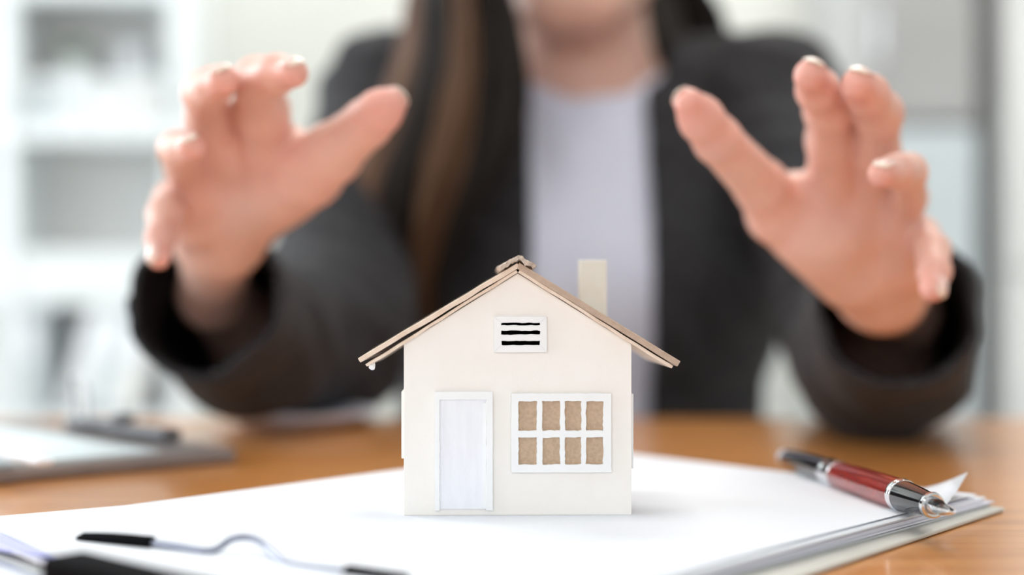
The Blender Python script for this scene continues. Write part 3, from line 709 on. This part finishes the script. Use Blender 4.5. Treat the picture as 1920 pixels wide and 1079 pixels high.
# head, neck, torso under the clothes
HC = np.array([.0400, 1.025, CZ+.287])
SH = CZ+.105
TX = .0500
def head_fn(X):
    hx_, hy_, hz_ = HC
    d = ell(X, (hx_, hy_+.012, hz_+.022), (.074, .092, .090))
    d = smin(d, ell(X, (hx_, hy_-.030, hz_-.045), (.052, .050, .062)), .03)          # lower face
    d = smin(d, ell(X, (hx_, hy_-.058, hz_-.090), (.022, .018, .016)), .022)         # chin
    for s_ in (-1, 1):
        d = smin(d, rc(X, (hx_+s_*.050, hy_-.005, hz_-.055), (hx_+s_*.018, hy_-.058, hz_-.090), .016, .012), .018)   # jaw
        d = smin(d, ell(X, (hx_+s_*.038, hy_-.066, hz_-.018), (.020, .014, .016)), .018)   # cheek
        d = -smin(-d, ell(X, (hx_+s_*.031, hy_-.088, hz_+.006), (.017, .012, .010)), .008)  # eye socket
        ear = np.maximum(ell(X, (hx_+s_*.077, hy_+.012, hz_-.010), (.009, .018, .030)), -ell(X, (hx_+s_*.086, hy_+.008, hz_-.008), (.007, .010, .018)))
        d = smin(d, ear, .004)
    d = smin(d, rc(X, (hx_, hy_-.084, hz_+.012), (hx_, hy_-.100, hz_-.028), .007, .010), .010)   # nose
    for s_ in (-1, 1): d = smin(d, ell(X, (hx_+s_*.010, hy_-.092, hz_-.031), (.007, .008, .006)), .005)
    d = smin(d, ell(X, (hx_, hy_-.081, hz_-.053), (.021, .010, .005)), .004)
    d = smin(d, ell(X, (hx_, hy_-.080, hz_-.062), (.018, .010, .006)), .003)
    nk = rc(X, (hx_+.006, hy_+.025, hz_-.06), (TX+.006, 1.066, CZ+.13), .050, .054)
    d = smin(d, nk, .016)
    d = smin(d, rc(X, (TX-.08, 1.07, CZ+.105), (TX+.09, 1.07, CZ+.105), .045, .045), .05)
    return d
V, Q = nets(head_fn, (HC[0]-.20, HC[1]-.13, CZ+.06), (HC[0]+.22, HC[1]+.13, HC[2]+.13), .0028)
C = np.tile(SK*np.array([.98, .97, .95]), (len(V), 1))
lipm = (np.abs(V[:, 2]-(HC[2]-.0575)) < .010*(1-((V[:, 0]-HC[0])/.024)**2)) & (np.abs(V[:, 0]-HC[0]) < .024) & (V[:, 1] < HC[1]-.074)
C[lipm] = (.62, .22, .20)
for s_ in (-1, 1):
    bw = (np.abs(V[:, 0]-(HC[0]+s_*.032)) < .019) & (np.abs(V[:, 2]-(HC[2]+.026-40*((V[:, 0]-(HC[0]+s_*.030))**2)*.25)) < .0032) & (V[:, 1] < HC[1]-.05)
    C[bw] = (.05, .03, .02)
VV.append(V); QQ.append(Q+base); CC.append(C); base += len(V)
def torso_fn(X, grow=0.0):
    d = rc(X, (TX-.085, 1.075, SH), (TX+.085, 1.075, SH), .058, .058)
    d = smin(d, rc(X, (TX-.045, 1.06, CZ+.04), (TX+.045, 1.06, CZ+.04), .092, .092, (1, .92, 1)), .06)
    d = smin(d, rc(X, (TX-.03, 1.07, CZ-.04), (TX-.02, 1.09, CZ-.30), .092, .085, (1, .9, 1)), .05)
    d = smin(d, rc(X, (TX+.03, 1.07, CZ-.04), (TX+.02, 1.09, CZ-.30), .092, .085, (1, .9, 1)), .05)
    for s_ in (-1, 1): d = smin(d, ell(X, (TX+s_*.052, 1.005, CZ+.005), (.052, .050, .050)), .04)
    d = smin(d, rc(X, (TX-.06, 1.09, CZ-.34), (TX+.06, 1.09, CZ-.34), .10, .10), .05)
    return d-grow
V, Q = nets(lambda X: np.minimum(torso_fn(X), 9), (TX-.20, .92, CZ-.46), (TX+.20, 1.22, CZ+.18), .006)
VV.append(V); QQ.append(Q+base); CC.append(np.tile(SK, (len(V), 1))); base += len(V)
me = npmesh('body', np.concatenate(VV), np.concatenate(QQ)); setcol(me, np.concatenate(CC))
body = link('body', me, M['skin'], smooth=True); into(person, body)
sm = body.modifiers.new('smooth', 'SMOOTH'); sm.factor = .5; sm.iterations = 3
# eyes
for s_ in (-1, 1):
    ex = Vector((HC[0]+s_*.031, HC[1]-.070, HC[2]+.006))
    q = lathe('eyeball', [(-.0115, .0005)]+[(-.0115*math.cos(a), .0115*math.sin(a)) for a in np.linspace(.2, PI-.2, 12)]+[(.0115, .0005)], Matrix.Translation(ex) @ Matrix.Rotation(PI/2, 4, 'X'), M['eyew'], n=24, smooth=True); into(person, q)
    q2 = lathe('iris', [(0, .0001), (.0002, .0052), (.0009, .0045), (.0012, .0001)], Matrix.Translation(ex+Vector((0, -.0106, 0))) @ Matrix.Rotation(PI/2, 4, 'X'), M['iris'], n=20, smooth=True); into(person, q2)
# fingernails
def nail(tip, prev, r, normal, w=1.0, L=1.0):
    d = (tip-prev).normalized(); nrm = Vector(normal); nrm = (nrm-d*nrm.dot(d)).normalized(); sd = d.cross(nrm)
    bm = bmesh.new(); nu, nv = 10, 10; V_ = []; cols = []
    c0_ = tip
    for i in range(nu+1):
        u = -1+2*i/nu
        for j in range(nv+1):
            t = j/nv
            a = u*.82*w*(1-.12*max(0, t-.7)/.3); fr = math.sqrt(max(0, 1-(u*.9)**2))
            ax = (-.55*L+1.50*L*t*(.80+.20*fr) if t > .5 else -.55*L+1.50*L*t*(.80+.20*fr))*r
            rr = r*(1.02 if ax < 0 else .03+math.sqrt(max(.05, 1-(ax/r)**2*.80)))
            p = c0_+d*ax+(nrm*math.cos(a)+sd*math.sin(a))*rr
            V_.append(p); cols.append((.93, .84, .73) if t > .86 else (.88, .60, .54))
    f = [(i*(nv+1)+j, (i+1)*(nv+1)+j, (i+1)*(nv+1)+j+1, i*(nv+1)+j+1) for i in range(nu) for j in range(nv)]
    o = mesh('fingernail', V_, f, M['nail'], smooth=True); setcol(o.data, np.array(cols))
    s = o.modifiers.new('t', 'SOLIDIFY'); s.thickness = .0006; s.offset = 0; into(person, o)
NR = {'thumb': (-.25, 1, .35), 'index': (.55, .35, .8), 'middle': (.55, .3, .8), 'ring': (.35, .1, .9), 'pinky': (.75, -.45, .2)}
NL = {'thumb': (.1, 1, .35), 'index': (-.15, -.35, 1), 'middle': (-.35, -.35, 1), 'ring': (-.45, -.35, 1), 'pinky': (-.6, -.8, .2)}
for fing, N_ in ((hands[0], NR), (hands[1], NL)):
    for k, v in fing.items():
        nail(v[-1][0], v[-2][0], v[-1][1], N_[k], 1.0 if k != 'thumb' else .95, 1.0 if k != 'thumb' else 1.1)

# clothing ------------------------------------------------
shR = P(1450, 192, 1.22); elR = P(1640, 632, 1.01); miR = P(1652, 668, .87); cuR = P(1680, 575, .765)
shL = P(732, 192, 1.22); elL = P(610, 630, 1.03); miL = P(470, 640, .89); cuL = P(383, 562, .785)
tS = np.array([TX, 1.06, CZ])
def blazer_outer(X):
    d = torso_fn(X, .014)
    for sh, el, mi, cu, rmi, rcuf in ((shR, elR, miR, cuR, .0405, .0372), (shL, elL, miL, cuL, .037, .0370)):
        a = rc(X, sh, el, .047, .046); b_ = smin(rc(X, el, mi, .046, rmi), rc(X, mi, mi.lerp(cu, 1.35), rmi, rcuf), .02)
        arm = smin(a, b_, .03)
        d = smin(d, arm, .012)
    for s_, sh in ((1, shR), (-1, shL)): d = smin(d, rc(X, (TX+s_*.066, 1.065, CZ+.150), (sh.x, sh.y, sh.z+.004), .038, .046), .02)
    fold = .0022*np.sin(X[0]*90+X[2]*130+np.sin(X[1]*60)*1.5)*np.sin(X[1]*75+X[2]*40)
    lap = ((X[1] < 1.03) & (X[2] > CZ-.06) & (X[0] > .010-.030-(X[2]-CZ)*.16) & (X[0] < .094+.034+(X[2]-CZ)*.16)).astype(np.float32)*.0035
    return d+fold-lap
def blazer_fn(X):
    do = blazer_outer(X)
    d = np.maximum(do, -(do+.006))
    cut = np.maximum.reduce([X[1]-1.03, .0135-.05*np.maximum(0, CZ-.02-X[2])-X[0], X[0]-(.0925+.03*np.maximum(0, CZ-.02-X[2])), 0*X[0]-1])
    d = np.maximum(d, -cut)
    # neck opening
    nk = ell(X, (.054, 1.045, CZ+.185), (.064, .075, .085)); d = np.maximum(d, -nk)
    for el, cu in ((miR, cuR), (miL, cuL)):
        n_ = (cu-el).normalized(); pl = (X[0]-cu.x)*n_.x+(X[1]-cu.y)*n_.y+(X[2]-cu.z)*n_.z
        near = (X[0]-cu.x)**2+(X[1]-cu.y)**2+(X[2]-cu.z)**2 < .11**2
        d = np.where(near, np.maximum(d, pl), d)
    d = np.maximum(d, CZ-.36-X[2])
    return d
V, Q = nets(blazer_fn, (-.20, .595, CZ-.37), (.285, 1.21, CZ+.20), .0031)
me = npmesh('blazer', V, Q)
cen = V[Q].mean(1); dv = blazer_outer([cen[:, i].astype(np.float32) for i in range(3)])
blz = link('blazer', me, [M['blazer'], M['lining']], smooth=True); me.polygons.foreach_set('material_index', (dv < -.0035).astype(np.int32))
sm = blz.modifiers.new('smooth', 'SMOOTH'); sm.factor = .5; sm.iterations = 2; into(person, blz)
def shirt_fn(X):
    do = torso_fn(X, .0055)
    d = np.maximum(do, -(do+.008))
    nk = rc(X, (.056, 1.01, CZ+.205), (.056, 1.07, CZ+.175), .056, .056); d = np.maximum(d, -nk)
    wr = .0012*np.sin(X[0]*160+np.sin(X[2]*40)*2)
    return np.maximum(d+wr, CZ-.40-X[2])
V, Q = nets(shirt_fn, (TX-.20, .92, CZ-.42), (TX+.20, 1.21, CZ+.19), .004)
shirt = link('white_top', npmesh('white_top', V, Q), M['shirt'], smooth=True); sm = shirt.modifiers.new('smooth', 'SMOOTH'); sm.iterations = 3; into(person, shirt)
def trousers_fn(X):
    d = rc(X, (TX-.07, 1.10, .47), (TX+.07, 1.10, .47), .115, .115)
    for s_ in (-1, 1):
        d = smin(d, rc(X, (TX+s_*.09, 1.08, .47), (TX+s_*.10, .68, .48), .088, .066), .03)
        d = smin(d, rc(X, (TX+s_*.10, .68, .48), (TX+s_*.10, .66, .08), .062, .045), .02)
        d = smin(d, rc(X, (TX+s_*.10, .68, .042), (TX+s_*.10, .50, .036), .038, .032), .02)
    return d
V, Q = nets(trousers_fn, (TX-.25, .42, -.01), (TX+.25, 1.26, .63), .009)
tr = link('trousers', npmesh('trousers', V, Q), M['trouser'], smooth=True); into(person, tr)

# hair: cap plus long locks
def cap_fn(X):
    hx_, hy_, hz_ = HC
    d = ell(X, (hx_, hy_+.020, hz_+.030), (.087, .098, .100))
    d = smin(d, ell(X, (hx_, hy_+.060, hz_-.05), (.072, .055, .11)), .03)
    d = smin(d, ell(X, (hx_+.02, hy_+.095, hz_-.14), (.085, .045, .12)), .04)
    face = ell(X, (hx_, hy_-.075, hz_-.03), (.066, .075, .098))
    return np.maximum(d, -face)
V, Q = nets(cap_fn, (HC[0]-.12, HC[1]-.10, HC[2]-.30), (HC[0]+.14, HC[1]+.17, HC[2]+.15), .004)
hair_v = [V]; hair_f = []; hair_c = [np.tile(np.array([.028, .020, .015]), (len(V), 1))]
Qall = [Q]; hb = len(V)
OUT = [(1010, -575, 1.19), (880, -500, 1.17), (815, -270, 1.17), (778, -60, 1.15), (750, 110, 1.13), (700, 245, 1.10), (655, 370, 1.085), (672, 490, 1.09), (735, 590, 1.11), (765, 660, 1.12)]
INN = [(1060, -560, 1.12), (985, -440, 1.06), (915, -260, 1.08), (935, -80, 1.10), (972, 60, 1.10), (985, 180, 1.09), (958, 300, 1.08), (890, 400, 1.08), (840, 510, 1.085), (835, 620, 1.10)]
def lock(pts, r0, col, n=5):
    global hb
    bm = bmesh.new(); c = catmull(pts, 4); L = len(c)
    rs = [r0*min(1, .5+i/L*3)*(1 if i < L*.7 else max(.08, 1-(i-L*.7)/(L*.3))) for i in range(L)]
    add_tube(bm, c, rs, n, cap=False)
    bm.verts.ensure_lookup_table(); bm.verts.index_update()
    v = np.array([x.co[:] for x in bm.verts]); f = np.array([[x.index for x in fc.verts] for fc in bm.faces]); bm.free()
    hair_v.append(v); Qall.append(f+hb); hair_c.append(np.tile(np.array(col), (len(v), 1))); hb += len(v)
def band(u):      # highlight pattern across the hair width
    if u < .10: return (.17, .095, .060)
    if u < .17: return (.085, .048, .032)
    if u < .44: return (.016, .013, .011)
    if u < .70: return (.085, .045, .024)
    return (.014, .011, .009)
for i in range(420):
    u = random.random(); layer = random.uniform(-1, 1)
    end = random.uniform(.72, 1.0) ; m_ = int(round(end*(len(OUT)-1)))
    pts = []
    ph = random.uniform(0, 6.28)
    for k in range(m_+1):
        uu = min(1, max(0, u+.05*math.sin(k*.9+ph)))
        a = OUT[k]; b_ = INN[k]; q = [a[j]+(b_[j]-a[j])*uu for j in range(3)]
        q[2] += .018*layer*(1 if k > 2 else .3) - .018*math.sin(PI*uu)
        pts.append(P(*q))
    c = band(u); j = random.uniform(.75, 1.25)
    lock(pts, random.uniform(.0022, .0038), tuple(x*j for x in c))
# locks falling behind the other shoulder
for i in range(70):
    u = random.random()
    pts = [P(1080+u*60, -560+u*20, 1.2), P(1180+u*60, -420, 1.25+u*.05), P(1225+u*40, -220, 1.28), P(1235+u*60, -60, 1.31), P(1250+u*110, 60, 1.36), P(1240+u*110, 260, 1.40)]
    lock(pts, random.uniform(.003, .005), (.016, .012, .010))
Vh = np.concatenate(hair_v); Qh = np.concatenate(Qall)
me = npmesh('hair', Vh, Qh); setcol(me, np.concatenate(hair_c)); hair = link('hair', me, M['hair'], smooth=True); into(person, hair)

# give wall-hung handles the right frame (their doors carry the parent offset)
for o in list(COL.objects):
    if o.name.startswith('handle') and o.parent is not None:
        o.matrix_parent_inverse = Matrix.Identity(4)
        if o.parent.parent is not None: o.matrix_parent_inverse = Matrix.Identity(4)
